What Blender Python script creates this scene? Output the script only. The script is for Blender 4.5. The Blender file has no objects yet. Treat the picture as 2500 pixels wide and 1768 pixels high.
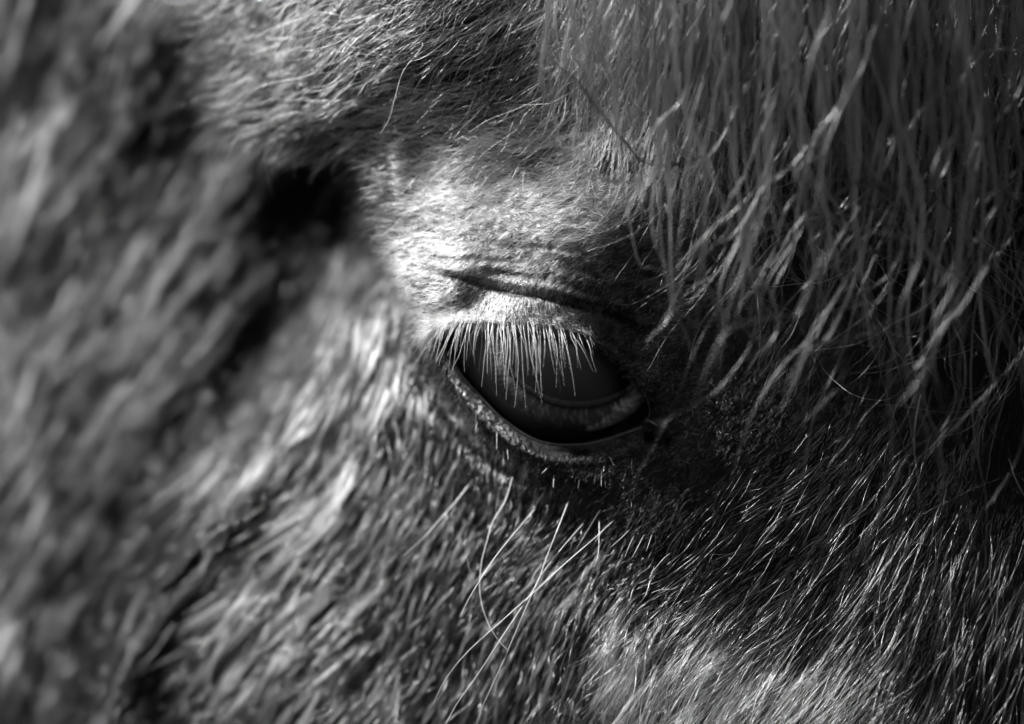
import bpy, math
import numpy as np
from mathutils import Vector

# ------------------------------------------------------------------ camera
D = 0.60                       # camera to focus plane, metres
FW = 0.21                      # width of the view at the focus plane
S = FW / 2500.0                # metres per photograph pixel at the focus plane
sc = bpy.context.scene
cam_d = bpy.data.cameras.new('camera')
cam = bpy.data.objects.new('camera', cam_d)
sc.collection.objects.link(cam)
cam.location = (0, -D, 1.5)
cam.rotation_euler = (math.radians(90), 0, 0)
cam_d.sensor_width = 36
cam_d.lens = 36 * D / FW
cam_d.clip_start = 0.02
cam_d.clip_end = 50
cam_d.dof.use_dof = True
cam_d.dof.focus_distance = D - 0.003
cam_d.dof.aperture_fstop = 3.9
sc.camera = cam

# ------------------------------------------------------------------ sky and sun (black and white photograph)
SUN = Vector((-0.70, -0.14, 0.70)).normalized()      # towards the sun
el = math.asin(SUN.z)
w = bpy.data.worlds.new('World'); sc.world = w; w.use_nodes = True
nt = w.node_tree; nt.nodes.clear()
sky = nt.nodes.new('ShaderNodeTexSky'); sky.sky_type = 'NISHITA'; sky.sun_disc = False
sky.sun_elevation = el
sky.sun_rotation = math.atan2(SUN.x, SUN.y)
bwn = nt.nodes.new('ShaderNodeRGBToBW')
bg = nt.nodes.new('ShaderNodeBackground'); bg.inputs['Strength'].default_value = 0.05
wo = nt.nodes.new('ShaderNodeOutputWorld')
nt.links.new(sky.outputs[0], bwn.inputs[0]); nt.links.new(bwn.outputs[0], bg.inputs[0]); nt.links.new(bg.outputs[0], wo.inputs[0])
sl = bpy.data.lights.new('sun', 'SUN'); sl.energy = 5.0; sl.angle = math.radians(0.5)
so = bpy.data.objects.new('sun', sl); sc.collection.objects.link(so)
so.rotation_euler = SUN.to_track_quat('Z', 'Y').to_euler(); so.location = (0, 0, 3)
sc.view_settings.view_transform = 'Standard'; sc.view_settings.look = 'None'
sc.view_settings.exposure = 1.85
sc.view_settings.gamma = 1.0
try:
    sc.cycles.use_denoising = True
    sc.cycles.max_bounces = 8
    sc.cycles.transparent_max_bounces = 12
except Exception: pass

rng = np.random.default_rng(7)

# ------------------------------------------------------------------ pixel <-> space: the coat is modelled on a grid laid over the face
def at(u, v, y):
    """a point y metres behind the focus plane, at photograph position u, v"""
    k = S * (D + y) / D
    return np.stack([(u - 1250) * k, np.broadcast_to(y, np.shape(u)) * 1.0, (884 - v) * k], -1)

def idw(u, v, pts, p=3.2, soft=45.0):
    """smooth interpolation of control rows (u, v, values...)"""
    pts = np.asarray(pts, float); shp = np.shape(u); u = np.ravel(u); v = np.ravel(v)
    out = np.zeros((u.size, pts.shape[1] - 2))
    for a in range(0, u.size, 200000):
        d2 = (u[a:a+200000, None] - pts[:, 0]) ** 2 + (v[a:a+200000, None] - pts[:, 1]) ** 2 + soft ** 2
        wt = d2 ** (-p / 2)
        out[a:a+200000] = wt @ pts[:, 2:] / wt.sum(1)[:, None]
    return [out[:, i].reshape(shp) for i in range(out.shape[1])]

def mq(u, v, pts, c=90.0):
    """multiquadric surface through control rows (u, v, value)"""
    pts = np.asarray(pts, float)
    ph = lambda a, b, x, y: np.sqrt((a - x) ** 2 + (b - y) ** 2 + c * c)
    A = ph(pts[:, 0][:, None], pts[:, 1][:, None], pts[:, 0], pts[:, 1])
    m = pts[:, 2].mean()
    wgt = np.linalg.solve(A + 1e-3 * np.eye(len(pts)), pts[:, 2] - m)
    out = np.full(np.shape(u), m)
    for i in range(len(pts)):
        out = out + wgt[i] * ph(u, v, pts[i, 0], pts[i, 1])
    return out

def sdf(u, v, poly, closed=True):
    poly = np.asarray(poly, float); n = len(poly)
    best = np.full(np.shape(u), 1e9); inside = np.zeros(np.shape(u), bool)
    for i in range(n if closed else n - 1):
        x0, y0 = poly[i]; x1, y1 = poly[(i + 1) % n]
        dx, dy = x1 - x0, y1 - y0
        t = np.clip(((u - x0) * dx + (v - y0) * dy) / (dx * dx + dy * dy + 1e-9), 0, 1)
        best = np.minimum(best, np.hypot(u - x0 - t * dx, v - y0 - t * dy))
        if closed:
            c = ((y0 > v) != (y1 > v)) & (u < (x1 - x0) * (v - y0) / (y1 - y0 + 1e-12) + x0)
            inside ^= c
    return np.where(inside, -best, best) if closed else best

def sstep(x, a, b):
    t = np.clip((x - a) / (b - a), 0, 1); return t * t * (3 - 2 * t)

def smooth_poly(pts, n=8, closed=True):
    P = np.asarray(pts, float); N = len(P); out = []
    rngi = range(N if closed else N - 1)
    for i in rngi:
        g = (lambda k: P[k % N]) if closed else (lambda k: P[min(max(k, 0), N - 1)])
        p0, p1, p2, p3 = g(i - 1), g(i), g(i + 1), g(i + 2)
        for k in range(n):
            t = k / n
            out.append(0.5 * ((2 * p1) + (-p0 + p2) * t + (2 * p0 - 5 * p1 + 4 * p2 - p3) * t * t + (-p0 + 3 * p1 - 3 * p2 + p3) * t ** 3))
    if not closed: out.append(P[-1])
    return np.array(out)

def vnoise(u, v, seed=0):
    """smooth value noise in -1..1"""
    def h(i, j):
        x = np.sin(i * 127.1 + j * 311.7 + seed * 74.7) * 43758.5453
        return (x - np.floor(x)) * 2 - 1
    i = np.floor(u); j = np.floor(v); f = u - i; g = v - j
    f = f * f * (3 - 2 * f); g = g * g * (3 - 2 * g)
    return (h(i, j) * (1 - f) + h(i + 1, j) * f) * (1 - g) + (h(i, j + 1) * (1 - f) + h(i + 1, j + 1) * f) * g

# eye opening
APER = smooth_poly([(1062, 800), (1100, 790), (1160, 790), (1230, 796), (1300, 800), (1372, 806), (1432, 826), (1491, 862), (1528, 902),
                    (1550, 942), (1590, 975), (1626, 1012), (1642, 1056), (1610, 1052), (1570, 1040), (1525, 1056), (1450, 1079), (1365, 1084),
                    (1294, 1066), (1227, 1021), (1184, 979), (1136, 926), (1098, 872), (1070, 832)], 6)
CREASE = smooth_poly([(960, 640), (1010, 648), (1060, 660), (1120, 672), (1190, 692), (1260, 708), (1340, 722), (1420, 744), (1500, 768), (1560, 800)], 6, False)
FOLDS = [(smooth_poly([(1190, 664), (1300, 674), (1400, 698), (1500, 726), (1590, 762)], 5, False), 1.0), (smooth_poly([(1060, 632), (1200, 632), (1380, 652), (1500, 688), (1610, 735)], 5, False), 0.8),
         (smooth_poly([(1400, 792), (1460, 812), (1530, 855), (1590, 915)], 5, False), 1.0), (smooth_poly([(1250, 1110), (1350, 1140), (1480, 1135), (1600, 1100)], 5, False), 0.7),
         (smooth_poly([(1280, 600), (1400, 610), (1540, 650), (1640, 700)], 5, False), 0.6), (smooth_poly([(1570, 880), (1640, 900), (1720, 890)], 5, False), 0.6)]
# outline of the orbital swelling (brow pad and lids): everything to its left lies well behind
BULGE = smooth_poly([(560, -700), (560, -100), (600, 90), (640, 230), (700, 330), (830, 360), (905, 395), (930, 470), (945, 560), (968, 620), (985, 690), (1040, 770),
                     (1065, 850), (1095, 950), (1160, 1040), (1240, 1110), (1360, 1190), (1560, 1300), (1800, 1500), (2000, 1800), (2200, 2500),
                     (3600, 2500), (3600, -700)], 5)

BASE = [(-700, -600, 135), (-700, 800, 140), (-700, 2400, 130), (0, 0, 92), (0, 800, 96), (0, 1750, 80), (300, 300, 84), (300, 900, 76), (300, 1400, 64),
        (250, 1700, 66), (600, 100, 62), (600, 500, 72), (700, 800, 66), (560, 1000, 60), (850, 420, 74), (880, 550, 72), (780, 900, 46), (600, 1200, 46), (620, 1500, 42),
        (650, 1750, 40), (950, 760, 40), (930, 900, 33), (900, 1100, 30), (900, 1400, 27), (900, 1700, 27), (1040, 900, 24), (1080, 1050, 17), (1120, 1250, 17),
        (1200, 1500, 15), (1200, 1750, 17), (1300, 1200, 9), (1400, 1350, 10), (1400, 1700, 9), (1600, 1500, 2), (1700, 1750, 2), (1500, 1250, 5),
        (2000, 1300, 0), (2000, 1600, -3), (2300, 1200, -4), (2400, 1600, -8), (3200, 1000, 10), (3200, 2400, 5), (1500, 2400, 20), (500, 2400, 60),
        (1500, 700, 6), (2000, 700, 4), (2500, 600, 2), (1300, 100, 10), (2000, 0, 2), (1500, -600, 20), (3200, -600, 20), (500, -600, 80), (800, 60, 50)]
TOP = [(600, 100, 26), (650, 250, 24), (800, 60, 12), (800, 300, 16), (1000, 60, 4), (1000, 250, 11), (1200, 60, 5), (1200, 250, 7.5), (900, 400, 22), (1000, 350, 11),
       (1200, 350, 7.5), (1350, 380, 5), (935, 480, 13.5), (920, 400, 17), (1020, 410, 10), (1120, 420, 6.5), (1050, 480, 6.5), (1200, 490, 3), (1350, 500, -.5), (1480, 550, -3), (1600, 600, 0), (1200, 600, -0.5), (1340, 610, -2.5), (1450, 640, -2.5), (955, 600, 11), (1030, 560, 6.5), (1100, 620, 1), (1300, 660, -3), (1450, 690, -2.5),
       (995, 700, 6), (1050, 700, 2), (1100, 720, -1.5), (1180, 722, -1), (1220, 765, -4.5), (1320, 765, -6), (1420, 790, -3), (1550, 800, 3), (1075, 830, 7), (1100, 900, 8), (1150, 980, 6),
       (1220, 1060, 4), (1320, 1120, 2), (1450, 1130, 2), (1600, 1120, 1.5), (1650, 1000, 1), (1600, 900, 1.5), (1300, 1180, 5), (1450, 1220, 4),
       (1700, 900, 2), (1850, 1050, 1.5), (2000, 1200, 0), (1600, 1300, 3), (2100, 1330, -2), (1800, 1500, 1), (1600, 1530, 5), (2100, 1600, -5), (2000, 1600, -3), (2300, 1200, -4), (2400, 1600, -8), (2000, 700, 4), (1750, 600, 4),
       (2500, 600, 2), (1500, 300, 5), (2000, 200, 3), (2500, 0, 5), (1500, -600, 15), (700, -600, 30), (3300, -600, 20), (3400, 1000, 10), (3400, 2400, 8), (2300, 2400, 4), (1000, -300, 12)]

CHEEK = smooth_poly([(1120, 500), (985, 570), (900, 640), (855, 710), (800, 780), (650, 1040), (500, 1200), (330, 1450), (200, 1750), (0, 2500), (3400, 2500), (3400, 500)], 5)
EYE_C = (1338, 862); EYE_R = 290 * S; EYE_Y = 0.0035       # front of the eyeball

def eyeball_depth(u, v):
    r2 = ((u - EYE_C[0]) ** 2 + (v - EYE_C[1]) ** 2) * S * S
    return EYE_Y + EYE_R - np.sqrt(np.maximum(EYE_R ** 2 - r2, 0))

def face_depth(u, v):
    u = np.asarray(u, float); v = np.asarray(v, float)
    b = mq(u, v, BASE) * 1e-3
    t = mq(u, v, TOP, 70) * 1e-3
    # rolling hollows of the cheek and neck
    al = u * -0.53 + v * 0.85; pe = u * 0.85 + v * 0.53
    nf = 1 - 0.85 * sstep(u - 0.2 * (v - 900), 850, 1150)
    b = b + nf * (0.0012 * vnoise(pe / 90, al / 500, 3) + 0.0045 * vnoise(pe / 190 + 3, al / 700, 6))
    ck = sdf(u, v, CHEEK)
    b = b + 0.014 * sstep(ck, -70, 70) - 0.005 * np.exp(-((ck + 60) / 70.0) ** 2) + 0.008 * np.exp(-((ck - 110) / 90.0) ** 2) * sstep(v, 600, 850)
    d = -sdf(u, v, BULGE)
    wd = 32 + 160 * sstep(v, 1050, 1300) + 200 * sstep(v, 1300, 1700) + 40 * (1 - sstep(v, 50, 330))
    m = sstep(d, -wd * 0.6, wd * 0.6)
    y = b * (1 - m) + t * m
    # crease of the upper lid with the fold above overhanging it
    dc = sdf(u, v, CREASE, False)
    cy = np.interp(u, CREASE[:, 0], CREASE[:, 1])
    fade = sstep(u, 960, 1230) * (1 - 0.75 * sstep(u, 1440, 1580))
    above = cy - v
    y = y + fade * 0.0034 * np.exp(-(np.clip(above + 3, -99, 99) / 8.0) ** 2) * (dc < 60)
    y = y - fade * 0.0010 * np.exp(-((above - 34) / 30.0) ** 2)
    for cp, dpt in FOLDS:
        y = y + dpt * 0.65e-3 * np.exp(-(sdf(u, v, cp, False) / 6.5) ** 2)
    # soft wrinkles running along the pad
    wr = np.sin((v - 0.16 * (u - 1000) + 12 * vnoise(u / 90, v / 60, 5)) / 8.5)
    wm = np.exp(-((above - 60) / 55) ** 2) * sstep(u, 1000, 1200) * (1 - sstep(u, 1600, 1800))
    y = y - (0.00016 + 0.0003 * sstep(u, 1180, 1350)) * wr * wm
    y = y - 0.0004 * np.sin((v + 0.3 * u + 20 * vnoise(u / 70, v / 50, 8)) / 11.0) * np.exp(-((v - 640) / 120) ** 2) * sstep(u, 1400, 1600) * (1 - sstep(u, 1750, 1900))
    # rims of the lids
    da = sdf(u, v, APER)
    low = sstep(v, 800 + 0.2 * (u - 1060), 900 + 0.2 * (u - 1060))
    e = eyeball_depth(u, v)
    rim = np.minimum(e - 0.0012, 0.0075)
    upper_rim = np.interp(u, [1060, 1100, 1150, 1300, 1450, 1560], [5, -1, -3.5, -6.0, -4.5, 4]) * 1e-3
    rimd = rim * low + upper_rim * (1 - low)
    kb = np.exp(-(np.maximum(da, 0) / 34.0) ** 2)
    y = y * (1 - kb) + rimd * kb
    y = y - 0.0011 * low * np.exp(-((da - 30) / 15.0) ** 2)                 # swollen rim of the lower lid
    y = y + 0.0016 * low * (1 - 0.8 * sstep(u, 1250, 1400)) * np.exp(-((da - 66) / 15.0) ** 2)                 # furrow below it
    y = y + 0.0010 * low * (1 - sstep(u, 1200, 1350)) * np.exp(-((da - 112) / 14.0) ** 2)
    y = y + 0.0007 * (1 - sstep(np.maximum(da, 0), 0, 8))
    y = y - low * (1 - sstep(u, 1300, 1400)) * np.exp(-((da - 26) / 18.0) ** 2) * (0.00034 * vnoise(u / 6.5, v / 6.5, 21) + 0.00015 * vnoise(u / 14, v / 14, 22))
    ins = np.maximum(-da, 0)
    y = np.where(da < 0, y + np.minimum(ins * 0.0016, 0.036), y)            # the socket runs in behind the eyeball
    return y

def axis(lo, hi, a, b, fine, coarse):
    g = [lo]
    while g[-1] < hi:
        x = g[-1]; d = max(a - x, x - b, 0)
        g.append(x + fine + (coarse - fine) * min(1, d / 500.0))
    return np.array(g)
GU = axis(-700, 3300, 930, 1700, 3.5, 16)
GV = axis(-650, 2450, 560, 1150, 3.5, 16)
UU, VV = np.meshgrid(GU, GV)
YY = face_depth(UU, VV)

def grid_lookup(arr, u, v):
    i = np.clip(np.searchsorted(GU, u) - 1, 0, len(GU) - 2); j = np.clip(np.searchsorted(GV, v) - 1, 0, len(GV) - 2)
    f = np.clip((u - GU[i]) / (GU[i + 1] - GU[i]), 0, 1); g = np.clip((v - GV[j]) / (GV[j + 1] - GV[j]), 0, 1)
    return (arr[j, i] * (1 - f) + arr[j, i + 1] * f) * (1 - g) + (arr[j + 1, i] * (1 - f) + arr[j + 1, i + 1] * f) * g
DA = sdf(UU, VV, APER)

# ------------------------------------------------------------------ materials
def new_mat(name):
    m = bpy.data.materials.new(name); m.use_nodes = True; m.node_tree.nodes.clear()
    return m, m.node_tree

def hair_mat(name, rough=0.25, radial=0.3, coat=0.0, col=None, ior=1.27):
    m, n = new_mat(name)
    h = n.nodes.new('ShaderNodeBsdfHairPrincipled'); h.parametrization = 'COLOR'
    h.inputs['Roughness'].default_value = rough
    h.inputs['Radial Roughness'].default_value = radial
    h.inputs['Random Roughness'].default_value = 0.3
    h.inputs['Coat'].default_value = coat
    h.inputs['IOR'].default_value = ior
    if col is None:
        a = n.nodes.new('ShaderNodeAttribute'); a.attribute_name = 'tone'
        n.links.new(a.outputs['Fac'], h.inputs['Color'])
    else:
        h.inputs['Color'].default_value = (col, col, col, 1)
    o = n.nodes.new('ShaderNodeOutputMaterial'); n.links.new(h.outputs[0], o.inputs[0])
    return m

def skin_mat():
    m, n = new_mat('dark_skin')
    p = n.nodes.new('ShaderNodeBsdfPrincipled')
    tc = n.nodes.new('ShaderNodeTexCoord')
    no = n.nodes.new('ShaderNodeTexNoise'); no.inputs['Scale'].default_value = 900; no.inputs['Detail'].default_value = 5
    vo = n.nodes.new('ShaderNodeTexVoronoi'); vo.inputs['Scale'].default_value = 1300
    n.links.new(tc.outputs['Object'], no.inputs['Vector']); n.links.new(tc.outputs['Object'], vo.inputs['Vector'])
    cr = n.nodes.new('ShaderNodeMapRange'); cr.inputs['To Min'].default_value = 0.006; cr.inputs['To Max'].default_value = 0.03
    n.links.new(no.outputs['Fac'], cr.inputs['Value'])
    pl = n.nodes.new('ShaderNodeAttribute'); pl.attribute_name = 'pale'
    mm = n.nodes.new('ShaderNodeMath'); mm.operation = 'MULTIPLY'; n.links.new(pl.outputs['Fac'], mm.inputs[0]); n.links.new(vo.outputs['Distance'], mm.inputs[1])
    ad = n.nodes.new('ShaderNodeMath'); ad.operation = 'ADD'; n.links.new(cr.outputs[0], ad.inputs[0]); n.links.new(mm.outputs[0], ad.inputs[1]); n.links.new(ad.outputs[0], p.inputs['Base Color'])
    rr = n.nodes.new('ShaderNodeMapRange'); rr.inputs['To Min'].default_value = 0.12; rr.inputs['To Max'].default_value = 0.5
    n.links.new(no.outputs['Fac'], rr.inputs['Value']); n.links.new(rr.outputs[0], p.inputs['Roughness'])
    b1 = n.nodes.new('ShaderNodeBump'); b1.inputs['Strength'].default_value = 0.7; b1.inputs['Distance'].default_value = 0.0004
    b2 = n.nodes.new('ShaderNodeBump'); b2.inputs['Strength'].default_value = 0.6; b2.inputs['Distance'].default_value = 0.0003
    n.links.new(no.outputs['Fac'], b1.inputs['Height']); n.links.new(vo.outputs['Distance'], b2.inputs['Height'])
    n.links.new(b1.outputs[0], b2.inputs['Normal']); n.links.new(b2.outputs[0], p.inputs['Normal'])
    p.inputs['Specular IOR Level'].default_value = 0.4
    o = n.nodes.new('ShaderNodeOutputMaterial'); n.links.new(p.outputs[0], o.inputs[0])
    return m
M_SKIN = skin_mat()
M_COAT = hair_mat('coat_hair', 0.28, 0.35)
M_MANE = hair_mat('forelock_hair', 0.16, 0.25, ior=1.5)
def under_mat():
    m, n = new_mat('dull_undercoat'); p = n.nodes.new('ShaderNodeBsdfPrincipled'); p.inputs['Roughness'].default_value = .7; p.inputs['Specular IOR Level'].default_value = .15
    a = n.nodes.new('ShaderNodeAttribute'); a.attribute_name = 'tone'; n.links.new(a.outputs['Fac'], p.inputs['Base Color'])
    o = n.nodes.new('ShaderNodeOutputMaterial'); n.links.new(p.outputs[0], o.inputs[0]); return m
M_UNDER = under_mat()
M_GLINT = hair_mat('guard_hair', 0.14, 0.2, ior=1.6)
M_LASH = hair_mat('lash_hair', 0.3, 0.4, 0, 0.25)

# ------------------------------------------------------------------ the horse
horse = bpy.data.objects.new('horse', None); sc.collection.objects.link(horse)
horse.empty_display_size = 0.02
horse.location = (0, 0, 1.5)
horse['label'] = 'dark shaggy horse seen in close-up round one half-closed eye, forelock hanging at the right'
horse['category'] = 'horse'

def link(name, data, mat, parent=horse):
    o = bpy.data.objects.new(name, data); sc.collection.objects.link(o); o.parent = parent
    if mat is not None and not data.materials: data.materials.append(mat)
    return o

def mesh_from(name, V, F, smooth=True):
    me = bpy.data.meshes.new(name)
    V = np.asarray(V, np.float32); F = np.asarray(F, np.int32)
    me.vertices.add(len(V)); me.vertices.foreach_set('co', V.ravel())
    me.loops.add(F.size); me.loops.foreach_set('vertex_index', F.ravel())
    me.polygons.add(len(F)); me.polygons.foreach_set('loop_start', np.arange(0, F.size, F.shape[1], dtype=np.int32))
    me.update(calc_edges=True)
    me.polygons.foreach_set('use_smooth', np.full(len(F), smooth, bool)); me.validate()
    return me

# skin of the head: one continuous sheet, dipping into the eye socket
V = at(UU, VV, YY).reshape(-1, 3)
nu, nv = len(GU), len(GV)
idx = np.arange(nu * nv).reshape(nv, nu)
F = np.stack([idx[:-1, :-1], idx[1:, :-1], idx[1:, 1:], idx[:-1, 1:]], -1).reshape(-1, 4)
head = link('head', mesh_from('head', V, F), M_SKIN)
pale = 0.62 * np.exp(-((DA - 20) / 11.0) ** 2) * sstep(VV, 850, 900) * (1 - sstep(UU, 1180, 1300)) * (UU > 1060)  # pale mottled rim skin, with its wet glints painted in
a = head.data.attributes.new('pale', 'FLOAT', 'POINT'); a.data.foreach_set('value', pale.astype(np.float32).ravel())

# ------------------------------------------------------------------ hair builder
def curves_obj(name, P, R, tone, mat, parent=horse, kind=None):
    N, K = P.shape[:2]
    hc = bpy.data.hair_curves.new(name)
    hc.add_curves([K] * N)
    hc.attributes['position'].data.foreach_set('vector', np.ascontiguousarray(P, np.float32).ravel())
    a = hc.attributes.new('radius', 'FLOAT', 'POINT'); a.data.foreach_set('value', np.ascontiguousarray(R, np.float32).ravel())
    a = hc.attributes.new('tone', 'FLOAT', 'CURVE'); a.data.foreach_set('value', np.ascontiguousarray(tone, np.float32).ravel())
    o = link(name, hc, mat, parent)
    if kind: o['kind'] = kind
    return o

# direction of growth (degrees in the picture plane, 0 right, 90 down), length px
DIRS = [(-300, 300, 112), (0, 0, 112), (0, 900, 112), (0, 1700, 112), (300, 200, 112), (300, 600, 116), (250, 1000, 122), (200, 1500, 118), (550, 400, 118), (600, 700, 128), (500, 1000, 135),
        (450, 1400, 135), (500, 1700, 128), (800, 1000, 125), (750, 1300, 135), (800, 1600, 132), (900, 850, 105), (960, 780, 100), (820, 700, 110), (850, 520, 95), (930, 1000, 112),
        (1040, 1000, 92), (1100, 1150, 105), (1000, 1300, 118), (1050, 1600, 118), (1200, 1700, 108), (1250, 1400, 128), (1350, 1330, 145), (1350, 1600, 110), (1450, 1600, 108),
        (600, 150, 128), (700, 250, 148), (800, 120, 138), (900, 80, 145), (750, 330, 160), (900, 250, 155), (900, 340, 170), (1000, 200, 148), (1100, 100, 150), (1200, 150, 140), (1300, 200, 130),
        (1150, 280, 155), (1300, 330, 165), (1450, 250, 130), (1550, 400, 150), (1050, 370, 178), (1250, 390, 178), (950, 450, 182), (930, 550, 176), (1100, 500, 180), (1300, 520, 184), (1450, 560, 176), (1550, 600, 160),
        (1050, 610, 172), (1250, 660, 165), (1400, 700, 168), (1020, 700, 172), (1100, 700, 155), (1200, 730, 135), (1130, 765, 150), (1220, 775, 110), (1300, 760, 95), (1300, 790, 60), (1380, 780, 40), (1420, 790, 20),
        (1500, 800, 150), (1600, 800, 165), (1600, 930, 175), (1700, 800, 150), (1700, 1000, 140), (1750, 900, 130), (1650, 1130, 150), (1800, 1050, 130), (1500, 1130, 175), (1350, 1120, 110), (1250, 1080, 100), (1150, 1020, 95),
        (1230, 1140, 95), (1350, 1200, 100), (1450, 1230, 115), (1550, 1270, 120), (1650, 1300, 128), (1900, 1200, 135), (1800, 1400, 140), (1650, 1450, 140), (1560, 1600, 115), (1600, 1700, 118), (1750, 1600, 132),
        (1950, 1500, 127), (2100, 1650, 125), (2150, 1350, 122), (2300, 1500, 112), (2200, 1150, 118), (2400, 1300, 105), (2450, 1700, 106), (1900, 600, 120), (2300, 600, 105), (2400, 1000, 105), (2000, 950, 125),
        (1700, 200, 110), (2200, 100, 100), (3000, 1000, 100), (2800, 2200, 105), (1500, 2200, 112), (500, 2200, 125), (1500, -400, 120), (500, -400, 115)]
LENS = [(-300, 300, 210), (0, 900, 210), (200, 1500, 200), (300, 300, 200), (500, 1000, 190), (600, 600, 170), (700, 1500, 170), (850, 1250, 130), (900, 900, 120), (960, 780, 70), (860, 560, 90), (1020, 950, 60), (1050, 1080, 70),
        (1100, 1300, 90), (1050, 1600, 120), (1250, 1650, 110), (1300, 1450, 80), (1400, 1600, 110), (1350, 1330, 60),
        (650, 200, 130), (800, 120, 130), (900, 300, 90), (1000, 150, 110), (1150, 120, 105), (1200, 250, 95), (1350, 250, 90), (1150, 340, 70), (1350, 370, 60), (950, 400, 50), (940, 500, 55), (1000, 450, 40), (1150, 450, 24), (1300, 520, 20), (1050, 560, 24),
        (1500, 560, 26), (1300, 640, 20), (1450, 680, 22), (1050, 700, 14), (1150, 720, 15), (1250, 750, 15), (1350, 780, 18), (1000, 690, 22), (1500, 780, 12), (1600, 800, 14), (1600, 950, 12), (1700, 900, 16), (1700, 700, 20), (1650, 600, 30),
        (1800, 1000, 22), (1700, 1100, 20), (1550, 1130, 16), (1400, 1120, 12), (1250, 1070, 10), (1130, 980, 10), (1200, 1100, 26), (1300, 1170, 36), (1450, 1210, 28), (1600, 1200, 22), (1550, 1280, 55), (1700, 1250, 50), (1800, 1180, 55),
        (1900, 1150, 90), (1700, 1350, 110), (1850, 1350, 130), (1650, 1500, 150), (1900, 1600, 170), (2100, 1300, 130), (2300, 1500, 170), (2200, 1100, 120), (2000, 600, 90), (2400, 800, 130), (2000, 100, 110), (1550, 300, 80),
        (3000, 1000, 160), (1500, 2200, 130), (500, 2200, 180), (1500, -400, 120), (500, -400, 180)]
# coat colour with light painted in: sheen on lid and cheek, shade in hollows
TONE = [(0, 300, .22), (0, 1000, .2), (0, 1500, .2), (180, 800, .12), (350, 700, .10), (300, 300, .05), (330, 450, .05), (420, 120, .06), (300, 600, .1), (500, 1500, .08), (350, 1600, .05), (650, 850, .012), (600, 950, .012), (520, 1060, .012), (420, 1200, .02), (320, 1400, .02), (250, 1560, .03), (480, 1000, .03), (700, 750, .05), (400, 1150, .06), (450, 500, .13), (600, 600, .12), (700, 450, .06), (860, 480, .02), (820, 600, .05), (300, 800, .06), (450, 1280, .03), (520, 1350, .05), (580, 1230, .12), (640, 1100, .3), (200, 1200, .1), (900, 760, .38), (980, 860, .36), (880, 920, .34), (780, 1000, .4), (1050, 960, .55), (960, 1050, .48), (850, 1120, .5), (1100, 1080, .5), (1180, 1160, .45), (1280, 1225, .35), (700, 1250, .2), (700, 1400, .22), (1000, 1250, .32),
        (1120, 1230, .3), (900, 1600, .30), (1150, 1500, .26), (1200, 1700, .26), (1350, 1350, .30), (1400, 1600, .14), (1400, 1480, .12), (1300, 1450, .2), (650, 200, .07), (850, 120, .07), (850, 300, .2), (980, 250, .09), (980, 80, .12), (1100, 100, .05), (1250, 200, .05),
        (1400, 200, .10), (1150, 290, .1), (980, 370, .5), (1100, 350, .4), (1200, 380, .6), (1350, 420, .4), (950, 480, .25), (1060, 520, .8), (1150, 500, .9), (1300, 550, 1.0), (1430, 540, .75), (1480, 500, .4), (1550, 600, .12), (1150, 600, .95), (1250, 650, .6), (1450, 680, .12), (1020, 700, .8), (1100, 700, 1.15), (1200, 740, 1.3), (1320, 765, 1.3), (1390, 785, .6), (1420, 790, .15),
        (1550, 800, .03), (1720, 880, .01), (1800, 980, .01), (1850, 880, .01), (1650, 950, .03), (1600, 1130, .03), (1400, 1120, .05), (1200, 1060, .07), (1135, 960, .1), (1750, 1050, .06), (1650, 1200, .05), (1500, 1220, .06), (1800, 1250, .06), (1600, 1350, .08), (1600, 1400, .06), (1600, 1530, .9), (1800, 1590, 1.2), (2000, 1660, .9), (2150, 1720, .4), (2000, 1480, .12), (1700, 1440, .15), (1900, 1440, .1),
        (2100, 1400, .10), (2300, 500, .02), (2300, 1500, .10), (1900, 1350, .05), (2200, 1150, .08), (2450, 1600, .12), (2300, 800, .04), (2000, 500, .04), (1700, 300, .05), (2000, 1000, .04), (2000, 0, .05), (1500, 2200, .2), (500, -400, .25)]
fg_u, fg_v = np.meshgrid(np.linspace(-500, 3100, 181), np.linspace(-500, 2350, 143))
ca = idw(fg_u, fg_v, [(a, b, math.cos(math.radians(c)), math.sin(math.radians(c))) for a, b, c in DIRS])
F_C, F_S = ca
F_L = idw(fg_u, fg_v, LENS)[0]
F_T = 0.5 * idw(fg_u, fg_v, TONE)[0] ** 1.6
def fl(F, u, v):
    x = np.clip((u + 500) / 20.0, 0, 179.999); y = np.clip((v + 500) / (2850 / 142), 0, 141.999)
    i = x.astype(int); j = y.astype(int); f = x - i; g = y - j
    return (F[j, i] * (1 - f) + F[j, i + 1] * f) * (1 - g) + (F[j + 1, i] * (1 - f) + F[j + 1, i + 1] * f) * g

def cells(u, v, size, seed):
    """nearest jittered cell centre: returns centre u, v and three random numbers per cell"""
    def h(i, j, k):
        x = np.sin(i * 12.9898 + j * 78.233 + (k + seed) * 37.719) * 43758.5453
        return x - np.floor(x)
    ci = np.floor(u / size); cj = np.floor(v / size)
    best = np.full(u.shape, 1e12); bu = u.copy(); bv = v.copy(); bi = ci.copy(); bj = cj.copy()
    for di in (-1, 0, 1):
        for dj in (-1, 0, 1):
            i = ci + di; j = cj + dj
            x = (i + h(i, j, 1)) * size; y = (j + h(i, j, 2)) * size
            d = (x - u) ** 2 + (y - v) ** 2; m = d < best
            best = np.where(m, d, best); bu = np.where(m, x, bu); bv = np.where(m, y, bv); bi = np.where(m, i, bi); bj = np.where(m, j, bj)
    return bu, bv, h(bi, bj, 3), h(bi, bj, 4), h(bi, bj, 5)

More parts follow.
